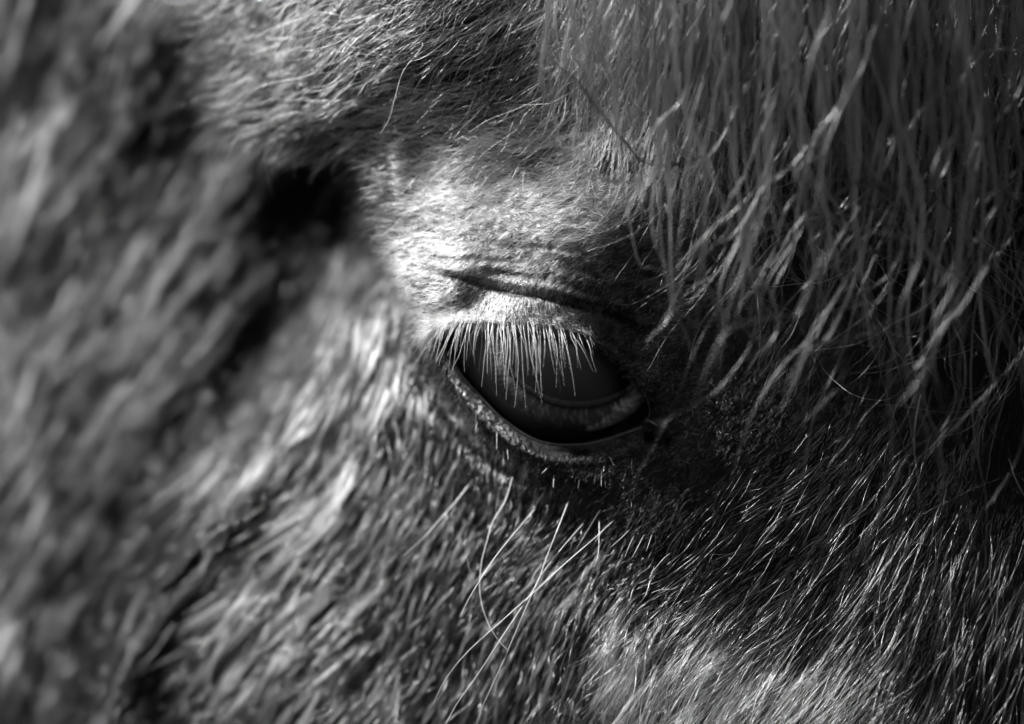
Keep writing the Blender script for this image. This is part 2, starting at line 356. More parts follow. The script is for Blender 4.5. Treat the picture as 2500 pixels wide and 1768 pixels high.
def fur(name, N, box, K=7, csize=30, clump=0.7, lift=0.35, rad=1.0, wob=0.05, scat=8, lenk=1.0, tonek=1.0, mask=None, cvar=0.6, hover=0.0, keep_margin=6, seed=1, curl=0.25, tonevar=0.4, cellvar=1.0, axis_deg=122, aniso=1.0, along=1.0, rim_bare=False, mat=None):
    u = rng.uniform(box[0], box[2], N); v = rng.uniform(box[1], box[3], N)
    ok = grid_lookup(DA, u, v) > keep_margin
    if mask is not None: ok &= rng.uniform(0, 1, N) < mask(u, v)
    if rim_bare: ok &= ~((grid_lookup(DA, u, v) < 48) & (v > 850) & (u < 1400) & (rng.uniform(0, 1, N) < .93))
    u = u[ok]; v = v[ok]; n = len(u)
    ca_, sa_ = math.cos(math.radians(axis_deg)), math.sin(math.radians(axis_deg))
    al, pe = (u * ca_ + v * sa_) / aniso, -u * sa_ + v * ca_
    cal, cpe, r1, r2, r3 = cells(al, pe, csize, seed)
    cal = al * aniso * (1 - along) + cal * aniso * along
    cu, cv = cal * ca_ - cpe * sa_, cal * sa_ + cpe * ca_
    L = fl(F_L, u, v) * lenk * rng.uniform(0.65, 1.15, n) * (1 + cvar * (r1 - 0.5))
    ang = np.radians(rng.normal(0, scat, n) + (r2 - 0.5) * 26 * cvar)
    t = np.linspace(0, 1, K)
    pu = np.zeros((n, K)); pv = np.zeros((n, K)); pu[:, 0] = u; pv[:, 0] = v
    bend = rng.normal(0, curl, n)
    for k in range(1, K):
        c = fl(F_C, pu[:, k-1], pv[:, k-1]); s = fl(F_S, pu[:, k-1], pv[:, k-1]); q = np.hypot(c, s) + 1e-9; c /= q; s /= q
        a = ang + bend * t[k]
        dc, ds = c * np.cos(a) - s * np.sin(a), c * np.sin(a) + s * np.cos(a)
        st = L / (K - 1)
        pu[:, k] = pu[:, k-1] + dc * st; pv[:, k] = pv[:, k-1] + ds * st
    # gather towards the clump centre
    w = clump * t[None, :] ** 1.3
    pu += (cu - u)[:, None] * w; pv += (cv - v)[:, None] * w
    # wave
    ph = rng.uniform(0, 6.28, n)[:, None]; fr = rng.uniform(3, 9, n)[:, None]
    wv = np.sin(ph + fr * t[None, :]) - np.sin(ph)
    c0 = fl(F_C, u, v)[:, None]; s0 = fl(F_S, u, v)[:, None]
    pu += -s0 * wv * L[:, None] * wob; pv += c0 * wv * L[:, None] * wob
    lf = lift * (0.35 + 1.1 * r3) * rng.uniform(0.7, 1.3, n)
    hgt = L[:, None] * lf[:, None] * np.sin(np.clip(t, 0, 1) * 1.9)[None, :] * 0.6 * S + hover * t * S * L[:, None]
    hgt += rng.normal(0, 1, (n, 1)) * 0.05 * L[:, None] * S * np.sin(t * 7)[None, :]
    y = grid_lookup(YY, pu.ravel(), pv.ravel()).reshape(n, K)
    # hair does not fall into hollows faster than it can bend
    y0 = y[:, :1]; y = np.minimum(y, y0 + 0.55 * np.cumsum(np.full((n, K), 1.0), 1) * (L / K)[:, None] * S * 1.2)
    y = y - np.abs(hgt) + 0.00005
    P = at(pu, pv, y)
    R = S * rad * rng.uniform(0.7, 1.25, (n, 1)) * (1 - 0.8 * t[None, :] ** 2.2)
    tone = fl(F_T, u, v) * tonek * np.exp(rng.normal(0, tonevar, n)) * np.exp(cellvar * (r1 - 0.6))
    return curves_obj(name, P, R, np.clip(tone, 0.003, 0.9), mat or M_COAT, head, 'stuff')

left = lambda u, v: 1 - sstep(u - 0.35 * (v - 700) * (v > 700), 850, 1050)
# long winter coat of neck and cheek, in locks
fur('neck_coat', 90000, (-350, -250, 1700, 2000), K=7, csize=24, aniso=3, along=0.15, clump=0.85, lift=0.25, rad=1.3, scat=6, cvar=0.8, cellvar=1.4, seed=3, tonek=0.12, mat=M_UNDER,
    mask=lambda u, v: (1 - sstep(-sdf(u, v, BULGE), 0, 60)))

def shaggy_locks(name, NLk, nh, box, mask, width=13, lenk=1.1, lift=0.5, tonek=1.0, lv=0.9, rad=1.4, K=9, scat=7, tcap=.6):
    """separate pointed locks of long hair standing off the coat"""
    u = rng.uniform(box[0], box[2], NLk * 3); v = rng.uniform(box[1], box[3], NLk * 3)
    ok = (rng.uniform(0, 1, u.size) < mask(u, v)) & (grid_lookup(DA, u, v) > 20); u = u[ok][:NLk]; v = v[ok][:NLk]; n = len(u)
    L = fl(F_L, u, v) * lenk * rng.uniform(.6, 1.3, n); ang = np.radians(rng.normal(0, scat, n)); bend = rng.normal(0, .15, n)
    t = np.linspace(0, 1, K); cu = np.zeros((n, K)); cv = np.zeros((n, K)); cu[:, 0] = u; cv[:, 0] = v
    for k in range(1, K):
        c = fl(F_C, cu[:, k-1], cv[:, k-1]); s_ = fl(F_S, cu[:, k-1], cv[:, k-1]); q = np.hypot(c, s_) + 1e-9; c /= q; s_ /= q
        a = ang + bend * t[k]; cu[:, k] = cu[:, k-1] + (c * np.cos(a) - s_ * np.sin(a)) * L / (K - 1); cv[:, k] = cv[:, k-1] + (c * np.sin(a) + s_ * np.cos(a)) * L / (K - 1)
    du = np.gradient(cu, axis=1); dv = np.gradient(cv, axis=1); q = np.hypot(du, dv) + 1e-9; nx, ny = -dv / q, du / q
    W = width * (L / L.mean()) ** .6 * rng.uniform(.5, 1.4, n)
    hl = lift * rng.uniform(.4, 1.2, n) * L
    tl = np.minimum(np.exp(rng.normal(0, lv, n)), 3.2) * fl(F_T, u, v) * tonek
    off = rng.normal(0, .55, (n, nh)); dep = rng.normal(0, .5, (n, nh)); ll = rng.uniform(.72, 1.03, (n, nh, 1))
    prof = (1 - .82 * t ** 1.1) + .12 * np.sin(t * 5)
    tt = np.clip(t[None, None] * ll, 0, 1)
    ki = tt * (K - 1); k0 = np.minimum(ki.astype(int), K - 2); f = ki - k0
    def g(A): A = np.broadcast_to(A[:, None, :], (n, nh, K)); return np.take_along_axis(A, k0, 2) * (1 - f) + np.take_along_axis(A, k0 + 1, 2) * f
    o_ = off[:, :, None] * W[:, None, None] * prof + rng.normal(0, 1.2, (n, nh, 1)) * np.sin(t * 6)
    U = g(cu) + g(nx) * o_; Vv = g(cv) + g(ny) * o_
    y = grid_lookup(YY, U.ravel(), Vv.ravel()).reshape(U.shape); yc = g(grid_lookup(YY, cu.ravel(), cv.ravel()).reshape(n, K))
    h = hl[:, None, None] * np.sin(tt * 1.9) * .6 * S + (3 + dep * W[:, None] * .8)[:, :, None] * S * prof
    Y = np.minimum(y, yc + .001) - np.abs(h)
    P = at(U, Vv, Y).reshape(n * nh, K, 3)
    Rr_ = (S * rad * rng.uniform(.7, 1.2, (n * nh, 1))) * (1 - .8 * t[None] ** 2.5)
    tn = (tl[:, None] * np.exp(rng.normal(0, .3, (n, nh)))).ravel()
    return curves_obj(name, P, Rr_, np.clip(tn, .002, tcap), M_COAT, head, 'stuff')
notb = lambda u, v: (1 - sstep(-sdf(u, v, BULGE), -50, 10))
shaggy_locks('neck_locks', 800, 36, (-300, -250, 1000, 2000), lambda u, v: notb(u, v) * (1 - sstep(u, 800, 1000)), width=16, lenk=1.8, lift=.35, tonek=.65, lv=1.3, scat=4)
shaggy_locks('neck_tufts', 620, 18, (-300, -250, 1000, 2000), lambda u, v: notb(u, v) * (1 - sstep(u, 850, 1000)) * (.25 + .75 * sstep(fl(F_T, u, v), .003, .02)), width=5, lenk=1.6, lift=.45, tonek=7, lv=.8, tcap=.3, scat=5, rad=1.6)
shaggy_locks('cheek_tufts', 520, 14, (500, 650, 1400, 2000), lambda u, v: notb(u, v), width=4.5, lenk=1.2, lift=.5, tonek=1.1, lv=.8, tcap=.4, scat=6, rad=1.3)
shaggy_locks('cheek_locks', 2600, 18, (500, 600, 1600, 2000), notb, width=4.5, lenk=1.25, lift=.35, tonek=.7, lv=1.0, rad=1.0, scat=6)
shaggy_locks('brow_locks', 240, 34, (450, -250, 1150, 420), lambda u, v: sstep(-sdf(u, v, BULGE), -60, 0) * (1 - sstep(u, 850, 1100)), width=8, lenk=1.2, lift=.35, tonek=.9, lv=1.3, rad=1.1)

fur('glint_hair', 5000, (-250, -250, 1700, 2000), K=7, csize=20, aniso=3, along=.1, clump=.3, lift=.8, rad=1.5, scat=9, lenk=1.2, cvar=.8, cellvar=1.5, seed=41, tonek=.9, mat=M_GLINT, mask=notb)
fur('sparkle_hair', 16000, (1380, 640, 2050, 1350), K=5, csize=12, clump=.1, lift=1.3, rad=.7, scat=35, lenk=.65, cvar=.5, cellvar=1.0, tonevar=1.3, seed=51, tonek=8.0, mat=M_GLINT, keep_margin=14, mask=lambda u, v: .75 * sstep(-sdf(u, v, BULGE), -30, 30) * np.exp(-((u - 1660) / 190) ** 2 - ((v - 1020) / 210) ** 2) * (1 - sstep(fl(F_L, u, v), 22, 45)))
fur('brow_guard_hair', 4200, (480, -250, 1500, 420), K=8, csize=16, aniso=4, along=.1, axis_deg=150, clump=.4, lift=.5, rad=.9, scat=11, lenk=1.6, cvar=.8, cellvar=1.8, tonevar=1.1, seed=43, tonek=6.0, curl=.45, mat=M_GLINT, mask=lambda u, v: sstep(-sdf(u, v, BULGE), -60, 10))
long_m = lambda u, v: sstep(fl(F_L, u, v), 28, 50) * np.maximum(sstep(-sdf(u, v, BULGE), -30, 30), sstep(v, 1150, 1300) * sstep(u, 1150, 1400))
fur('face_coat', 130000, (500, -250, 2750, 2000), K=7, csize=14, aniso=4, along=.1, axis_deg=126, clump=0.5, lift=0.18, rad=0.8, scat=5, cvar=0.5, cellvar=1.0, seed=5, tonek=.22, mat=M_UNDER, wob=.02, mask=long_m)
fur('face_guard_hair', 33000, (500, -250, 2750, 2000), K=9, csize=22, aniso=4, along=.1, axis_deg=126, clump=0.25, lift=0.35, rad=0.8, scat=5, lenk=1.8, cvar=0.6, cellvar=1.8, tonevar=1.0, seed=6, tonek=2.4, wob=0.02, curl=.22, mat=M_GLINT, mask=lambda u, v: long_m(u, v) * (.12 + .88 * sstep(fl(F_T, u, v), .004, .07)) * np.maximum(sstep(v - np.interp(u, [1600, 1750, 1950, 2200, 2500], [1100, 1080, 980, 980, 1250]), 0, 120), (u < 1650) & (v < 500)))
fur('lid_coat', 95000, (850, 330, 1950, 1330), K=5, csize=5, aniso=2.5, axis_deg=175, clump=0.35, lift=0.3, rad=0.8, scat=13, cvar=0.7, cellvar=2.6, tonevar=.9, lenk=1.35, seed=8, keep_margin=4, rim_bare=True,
    mask=lambda u, v: (1 - sstep(fl(F_L, u, v), 32, 60)) * sstep(-sdf(u, v, BULGE), -25, 10))

fur('lid_margin_hair', 6000, (1040, 745, 1500, 812), K=6, csize=8, clump=0.3, lift=0.7, rad=0.75, scat=24, cvar=0.6, cellvar=1.2, seed=31, lenk=1.7, tonek=.6, keep_margin=1, curl=.6,
    mask=lambda u, v: sstep(v, 745, 790))
fur('pad_fringe', 900, (870, 380, 1010, 720), K=7, csize=14, clump=0.5, lift=0.6, rad=0.8, scat=20, cvar=0.9, seed=33, lenk=1.5, tonek=.8, curl=.4,
    mask=lambda u, v: np.exp(-(sdf(u, v, BULGE) / 30.0) ** 2))

# ------------------------------------------------------------------ eyeball
def tube_mat0(name, col, rough):
    m, n = new_mat(name); p = n.nodes.new('ShaderNodeBsdfPrincipled'); p.inputs['Base Color'].default_value = (col, col, col, 1); p.inputs['Roughness'].default_value = rough
    o = n.nodes.new('ShaderNodeOutputMaterial'); n.links.new(p.outputs[0], o.inputs[0]); return m
def eye_mats():
    m, n = new_mat('eye_globe')
    p = n.nodes.new('ShaderNodeBsdfPrincipled'); p.inputs['Roughness'].default_value = 0.5
    p.inputs['Specular IOR Level'].default_value = 0.2
    a = n.nodes.new('ShaderNodeAttribute'); a.attribute_name = 'tone'
    n.links.new(a.outputs['Fac'], p.inputs['Base Color'])
    o = n.nodes.new('ShaderNodeOutputMaterial'); n.links.new(p.outputs[0], o.inputs[0])
    c, n = new_mat('clear_cornea')
    tr = n.nodes.new('ShaderNodeBsdfTransparent'); gl = n.nodes.new('ShaderNodeBsdfGlossy'); gl.inputs['Roughness'].default_value = 0.03
    fr = n.nodes.new('ShaderNodeFresnel'); fr.inputs['IOR'].default_value = 1.376
    mx = n.nodes.new('ShaderNodeMixShader'); o = n.nodes.new('ShaderNodeOutputMaterial')
    n.links.new(fr.outputs[0], mx.inputs[0]); n.links.new(tr.outputs[0], mx.inputs[1]); n.links.new(gl.outputs[0], mx.inputs[2]); n.links.new(mx.outputs[0], o.inputs[0])
    return m, c
M_GLOBE, M_CORNEA = eye_mats()
eye_c = at(np.array([EYE_C[0]]), np.array([EYE_C[1]]), EYE_Y + EYE_R)[0]
eye = bpy.data.objects.new('eyeball', None)

def disc(nr, na, zf, a0=1.0, rmax=1.0, rmin=0.0, el_=1.0):
    """polar sheet facing -Y: zf(r) gives the sag behind the front; returns verts, quads, r, angle"""
    r = np.linspace(rmin, rmax, nr); th = np.linspace(0, 2 * np.pi, na, endpoint=False)
    Rr, Th = np.meshgrid(r, th, indexing='ij')
    V = np.stack([Rr * np.cos(Th), zf(Rr, Th), Rr * np.sin(Th) * el_], -1).reshape(-1, 3)
    i = np.arange(nr * na).reshape(nr, na)
    F = np.stack([i[:-1, :], i[1:, :], np.roll(i, -1, 1)[1:, :], np.roll(i, -1, 1)[:-1, :]], -1).reshape(-1, 4)
    return V, F, Rr, Th
Rm = EYE_R
gV, gF, gr, gt = disc(60, 128, lambda r, t: -np.sqrt(np.maximum((Rm * 0.97) ** 2 - r ** 2, 0)), rmax=Rm * 0.969)
eyeball = link('eyeball', mesh_from('eyeball', gV, gF), M_GLOBE); eyeball.location = eye_c
tone = np.full(len(gV), 0.06)
at_ = eyeball.data.attributes.new('tone', 'FLOAT', 'POINT'); at_.data.foreach_set('value', tone.astype(np.float32))

# iris with fine radial fibres; the pupil is a wide horizontal oval, tilted a little
IW = 225 * S; IH = 0.873
iris_off = np.array([(1412 - EYE_C[0]) * S, 0, (EYE_C[1] - 835) * S])
nR, nA = 90, 720
r = np.linspace(0.0, 1, nR); th = np.linspace(0, 2 * np.pi, nA, endpoint=False)
Rr, Th = np.meshgrid(r, th, indexing='ij')
pa, pb = 0.82, 0.66                                      # pupil half axes relative to the iris
pr = 1 / np.sqrt((np.cos(Th) / pa) ** 2 + (np.sin(Th) / pb) ** 2)
rr = pr + (1 - pr) * Rr
X = rr * np.cos(Th) * IW; Z = rr * np.sin(Th) * IW * IH * 1.13
fib = vnoise(Th * 60 + 2 * Rr, Rr * 2.2, 4) * 0.5 + vnoise(Th * 26 + 3 * np.sin(Rr * 4), Rr * 3.5, 11) * 0.5
Yd = -(Rm * 0.955) + 0.0016 * (1 - (1 - Rr) * 0.3) * 0 + ((X + iris_off[0]) ** 2 + (Z + iris_off[2]) ** 2) / (2 * Rm) * 1.08 - 0.0006 - 0.00025 * fib
ir_m, n = new_mat('iris_fibres')
p = n.nodes.new('ShaderNodeBsdfPrincipled'); p.inputs['Roughness'].default_value = 0.55
a = n.nodes.new('ShaderNodeAttribute'); a.attribute_name = 'tone'; n.links.new(a.outputs['Fac'], p.inputs['Base Color'])
o = n.nodes.new('ShaderNodeOutputMaterial'); n.links.new(p.outputs[0], o.inputs[0])
i_ = np.arange(nR * nA).reshape(nR, nA)
iF = np.stack([i_[:-1, :], i_[1:, :], np.roll(i_, -1, 1)[1:, :], np.roll(i_, -1, 1)[:-1, :]], -1).reshape(-1, 4)
iris = link('iris', mesh_from('iris', np.stack([X, Yd, Z], -1).reshape(-1, 3) + iris_off, iF), ir_m, eyeball)
band = 0.34 * np.exp(-((Rr - 0.05) / 0.05) ** 2) + 0.22 * np.exp(-((Rr - 0.14) / 0.035) ** 2) * (0.6 + 0.4 * vnoise(Th * 4, Rr * 30, 9))
patch = 0.5 + 0.5 * vnoise(Th * 3, Rr * 5, 2)
it = 0.02 + 0.10 * band + (0.04 + 0.34 * np.clip(fib * 1.8 + 0.1, 0, 1.2) * patch) * np.exp(-((Rr - 0.55) / 0.22) ** 2) + 0.02 * np.clip(fib, 0, 1)
it = np.minimum(it * 2.6, .4); it *= 1 - 0.85 * np.exp(-((Rr - 0.24) / 0.05) ** 2)
a = iris.data.attributes.new('tone', 'FLOAT', 'POINT'); a.data.foreach_set('value', it.ravel().astype(np.float32))
# pupil
pV, pF, _, _ = disc(8, 128, lambda r, t: r * 0, rmax=1.0)
pV[:, 0] *= IW * (pa + 0.02); pV[:, 2] *= IW * IH * 1.13 * (pb + 0.02)
pV[:, 1] = -(Rm * 0.955) + 0.0002 + ((pV[:, 0] + iris_off[0]) ** 2 + (pV[:, 2] + iris_off[2]) ** 2) / (2 * Rm) * 1.08
mp, n = new_mat('black_pupil'); p = n.nodes.new('ShaderNodeBsdfPrincipled'); p.inputs['Base Color'].default_value = (.009, .009, .009, 1); p.inputs['Roughness'].default_value = .6
o = n.nodes.new('ShaderNodeOutputMaterial'); n.links.new(p.outputs[0], o.inputs[0])
pupil = link('pupil', mesh_from('pupil', pV + iris_off, pF), mp, eyeball)
# cornea: a clear shell in front of everything, a little bulged
cV, cF, cr_, ct_ = disc(60, 128, lambda r, t: -np.sqrt(np.maximum(Rm ** 2 - r ** 2, 0)) - 0.0015 * np.exp(-(r / (Rm * 0.62)) ** 4), rmax=Rm * 0.995)
cornea = link('cornea', mesh_from('cornea', cV, cF), M_CORNEA, eyeball)

# third eyelid: dark fold lying over the globe at the inner corner
nt_, ns_ = 40, 24
tt = np.linspace(0, 1, nt_)[:, None]; ss = np.linspace(0, 1, ns_)[None]
eu = np.interp(tt, [0, .2, .5, .75, 1], [1565, 1551, 1530, 1503, 1462]); ev = np.interp(tt, [0, .2, .5, .75, 1], [890, 945, 1000, 1040, 1100])
ou = 1700 + 0 * tt; ov = ev + 20
NU = eu * (1 - ss) + ou * ss; NV = ev * (1 - ss) + ov * ss
NY = np.minimum(eyeball_depth(np.minimum(NU, 1600), NV), 0.022) - 0.0006 * sstep(ss, 0, .12) - 0.0003 + 0.0008 * vnoise(NU / 40, NV / 25, 2) * ss
M_FOLD = tube_mat0('third_eyelid_skin', 0.012, 0.3)
i_ = np.arange(nt_ * ns_).reshape(nt_, ns_)
link('third_eyelid', mesh_from('third_eyelid', at(NU, NV, NY).reshape(-1, 3), np.stack([i_[:-1, :-1], i_[1:, :-1], i_[1:, 1:], i_[:-1, 1:]], -1).reshape(-1, 4)), M_FOLD)

# ------------------------------------------------------------------ tubes for lashes and whiskers
def tube_mesh(name, P, r0, r1, sides=5, sub=4):
    P = np.asarray(P, float)
    P = smooth3(P, sub)
    n = len(P); T = np.gradient(P, axis=0); T /= np.linalg.norm(T, axis=1)[:, None] + 1e-12
    up = np.array([0, 1.0, 0]); A = np.cross(T, up); A /= np.linalg.norm(A, axis=1)[:, None] + 1e-12; B = np.cross(T, A)
    t = np.linspace(0, 1, n); R = r0 * (1 - t) + r1 * t
    th = np.arange(sides) * 2 * np.pi / sides
    V = P[:, None] + R[:, None, None] * (A[:, None] * np.cos(th)[None, :, None] + B[:, None] * np.sin(th)[None, :, None])
    i = np.arange(n * sides).reshape(n, sides)
    F = np.stack([i[:-1], np.roll(i, -1, 1)[:-1], np.roll(i, -1, 1)[1:], i[1:]], -1).reshape(-1, 4)
    return mesh_from(name, V.reshape(-1, 3), F)
def smooth3(P, sub):
    out = []; N = len(P)
    for i in range(N - 1):
        p0, p1, p2, p3 = P[max(i-1, 0)], P[i], P[i+1], P[min(i+2, N-1)]
        for k in range(sub):
            t = k / sub
            out.append(0.5 * ((2*p1) + (-p0+p2)*t + (2*p0-5*p1+4*p2-p3)*t*t + (-p0+3*p1-3*p2+p3)*t**3))
    out.append(P[-1]); return np.array(out)
def tube_mat(name, col, rough):
    m, n = new_mat(name); p = n.nodes.new('ShaderNodeBsdfPrincipled'); p.inputs['Base Color'].default_value = (col, col, col, 1); p.inputs['Roughness'].default_value = rough
    o = n.nodes.new('ShaderNodeOutputMaterial'); n.links.new(p.outputs[0], o.inputs[0]); return m
M_TUBE = tube_mat('pale_bristle', 0.5, 0.35); M_TUBE_D = tube_mat('dark_bristle', 0.06, 0.35)

# ------------------------------------------------------------------ eyelashes
NL = 92
us = np.sort(np.concatenate([rng.uniform(1062, 1130, 16), rng.uniform(1130, 1370, 78), rng.uniform(1370, 1450, 8), [1388, 1408, 1424, 1300]]))
for k, u0 in enumerate(us):
    du = np.interp(u0, [1060, 1090, 1125, 1160, 1200, 1250, 1300, 1350, 1400, 1440], [-52, -55, -45, -22, -8, 2, 12, 26, 36, 30]) + rng.normal(0, 10)
    ln = np.interp(u0, [1060, 1110, 1160, 1200, 1250, 1320, 1370, 1400, 1450], [60, 115, 150, 175, 195, 195, 170, 120, 60]) * rng.uniform(0.42, 1.12)
    v0 = np.interp(u0, [1062, 1100, 1160, 1230, 1300, 1372, 1432, 1491], [796, 786, 784, 790, 795, 801, 820, 858]) - rng.uniform(0, 22)
    y0 = grid_lookup(YY, np.array([u0]), np.array([v0 - 4]))[0]
    t = np.linspace(0, 1, 7)
    bow = rng.normal(0, 6)
    kink = rng.normal(0, 5) * (t > rng.uniform(.3, .7)) * t
    pu = u0 + kink + du * t ** 0.9 + bow * np.sin(t * 3.1) + 6 * (t ** 2) * np.sign(du) * -0.5
    pv = v0 + ln * (t - 0.06 * np.sin(t * 3.1))
    fw = rng.uniform(0.0025, 0.0045)
    py = y0 - fw * np.sin(t * 2.2) + 0.0
    me = tube_mesh('eyelash', at(pu, pv, py), rng.uniform(.42, .66) * S, 0.15 * S, 4, 2)
    link('eyelash', me, M_TUBE if rng.uniform() < np.interp(u0, [1060, 1120, 1350, 1440], [.5, .85, .85, .4]) else M_TUBE_D)

# wet edge of the lower lid
tl = [(1100, 880), (1138, 930), (1186, 982), (1229, 1024), (1296, 1069), (1365, 1086), (1450, 1081), (1525, 1058), (1568, 1042)]
tp = smooth3(np.array(tl, float), 5)
ty = np.minimum(eyeball_depth(tp[:, 0], tp[:, 1]) - 0.0009, 0.0074)
mw = tube_mat('wet_edge', 0.05, 0.16)
link('tear_line', tube_mesh('tear_line', at(tp[:, 0], tp[:, 1], ty), 2.2 * S, 1.6 * S, 8, 1), mw)
# ------------------------------------------------------------------ whiskers and bristles
WH = [([(1156, 1167), (1121, 1215), (1069, 1274), (1030, 1317), (985, 1357)], 16, 10, 2.2, 0),
      ([(1251, 1163), (1235, 1219), (1203, 1274), (1190, 1317), (1176, 1372), (1171, 1427), (1176, 1475), (1192, 1522), (1215, 1561), (1239, 1587)], 10, 0, 1.7, 0),
      ([(1310, 1238), (1243, 1317), (1203, 1368), (1172, 1416), (1144, 1463), (1123, 1506)], 5, -12, 2.0, 0),
      ([(1389, 1221), (1361, 1293), (1333, 1364), (1310, 1427), (1266, 1494), (1219, 1565), (1168, 1644), (1115, 1719), (1085, 1775)], 3, -1, 1.7, 0),
      ([(1428, 1274), (1373, 1337), (1318, 1408), (1302, 1443), (1266, 1526), (1231, 1609), (1180, 1721), (1160, 1780)], 3, 1, 1.5, 0),
      ([(1471, 1236), (1424, 1313), (1396, 1364), (1357, 1431), (1314, 1494), (1274, 1546)], 2, 1, 1.2, 1),
      ([(1503, 1266), (1448, 1317), (1393, 1364), (1302, 1447), (1227, 1514), (1144, 1589), (1089, 1656), (1058, 1719)], 2, 0, 1.4, 0),
      ([(1136, 1258), (1138, 1349), (1152, 1412)], 14, 6, 1.2, 1),
      ([(1030, 100), (1028, 118), (985, 173), (965, 236), (950, 291), (928, 327)], 0, -1, 1.2, 0),
      ([(1463, 1266), (1461, 1349), (1450, 1384)], 2, 0, 1.3, 0),
      ([(1550, 1305), (1537, 1330), (1526, 1360)], 1, 0, 1.1, 0),
      ([(1540, 1290), (1515, 1315), (1490, 1337)], 1, 0, 1.1, 0), ([(1575, 1300), (1560, 1330), (1543, 1362)], 1, 0, 1.1, 0),
      ([(1593, 1300), (1586, 1322), (1578, 1345)], 1, 0, 1.0, 0), ([(1637, 1350), (1622, 1362), (1606, 1380), (1590, 1400)], 0, 0, 1.1, 0),
      ([(1665, 1420), (1645, 1437), (1612, 1440), (1590, 1448)], 0, -1, 1.3, 0),
      ([(1569, 948), (1583, 985), (1585, 1010), (1575, 1035)], 1, 0, .7, 1), ([(1560, 1020), (1590, 1030), (1612, 1045)], 1, 0, .8, 0),
      ([(1590, 988), (1585, 1015), (1560, 1040)], 1, 0, .8, 1)]
for pts, ya, yb, rr_, dark in WH:
    pts = np.array(pts, float); n = len(pts); t = np.linspace(0, 1, n)
    y0 = grid_lookup(YY, pts[:1, 0], pts[:1, 1])[0]
    y = (ya * (1 - t) + yb * t) * 1e-3; y[0] = max(y[0], y0)
    y = np.minimum(y, grid_lookup(YY, pts[:, 0], pts[:, 1]) + 0.0005 * (t < .1))
    link('whisker' if len(pts) > 3 else 'bristle', tube_mesh('whisker', at(pts[:, 0], pts[:, 1], y), .72 * rr_ * S, 0.2 * rr_ * S, 5, 5), M_TUBE_D if dark else M_TUBE)
for k in range(18):                                       # short bristles along the lower lid
    u0 = rng.uniform(1130, 1560); v0 = np.interp(u0, [1130, 1200, 1294, 1400, 1560], [975, 1050, 1120, 1150, 1120]) + rng.normal(0, 14)
    ln = rng.uniform(16, 44); y0 = grid_lookup(YY, np.array([u0]), np.array([v0]))[0]; t = np.linspace(0, 1, 4)
    du = rng.normal(0, 5)
    link('bristle', tube_mesh('bristle', at(u0 + du * t, v0 + ln * t, y0 - 0.0012 * t ** 0.7), .7 * S, .4 * S, 4, 2), M_TUBE if rng.uniform() < .5 else M_TUBE_D)

# ------------------------------------------------------------------ forelock: each lock a part, a twist of long hairs
def lock(path, y0, y1, nh=9, spread=4.0, rad=1.1, tone=0.2, sub=4):
    P = np.asarray(path, float); P3 = np.concatenate([P, np.linspace(y0, y1, len(P))[:, None]], 1)
    P3 = smooth3(P3, sub); K = len(P3); t = np.linspace(0, 1, K)
    T = np.gradient(P3[:, :2], axis=0); T /= np.linalg.norm(T, axis=1)[:, None] + 1e-9
    N = np.stack([-T[:, 1], T[:, 0]], 1)
    a0 = rng.uniform(0, 6.28, (nh, 1)); rd = spread * np.sqrt(rng.uniform(0, 1, (nh, 1)))
    tw = rng.uniform(3, 8) ; a = a0 + tw * t[None] + rng.normal(0, 0.6, (nh, 1)) * t[None]
    k = rd * (1.0 - 0.35 * np.sin(t * np.pi))[None] * (1 + 0.25 * np.sin(t * 9 + a0))
    off = k * np.cos(a); dep = k * np.sin(a) * S
    U = P3[None, :, 0] + N[None, :, 0] * off; Vv = P3[None, :, 1] + N[None, :, 1] * off
    Y = P3[None, :, 2] * 1e-3 + dep
    # hairs of one lock end at different places
    cut = rng.uniform(.7, 1.0, (nh, 1)); ti = t[None] * cut * (K - 1); k0 = np.minimum(ti.astype(int), K - 2); f = ti - k0
    tk = lambda A: np.take_along_axis(A, k0, 1) * (1 - f) + np.take_along_axis(A, k0 + 1, 1) * f
    U, Vv, Y = tk(U), tk(Vv), tk(Y)
    R = S * rad * rng.uniform(0.7, 1.2, (nh, 1)) * (1 - 0.9 * t[None] ** 1.6)
    tn = 0.13 * tone ** 1.5 * np.exp(rng.normal(0, 0.4, nh))
    return curves_obj('forelock_lock', at(U, Vv, Y), R, tn, M_MANE)

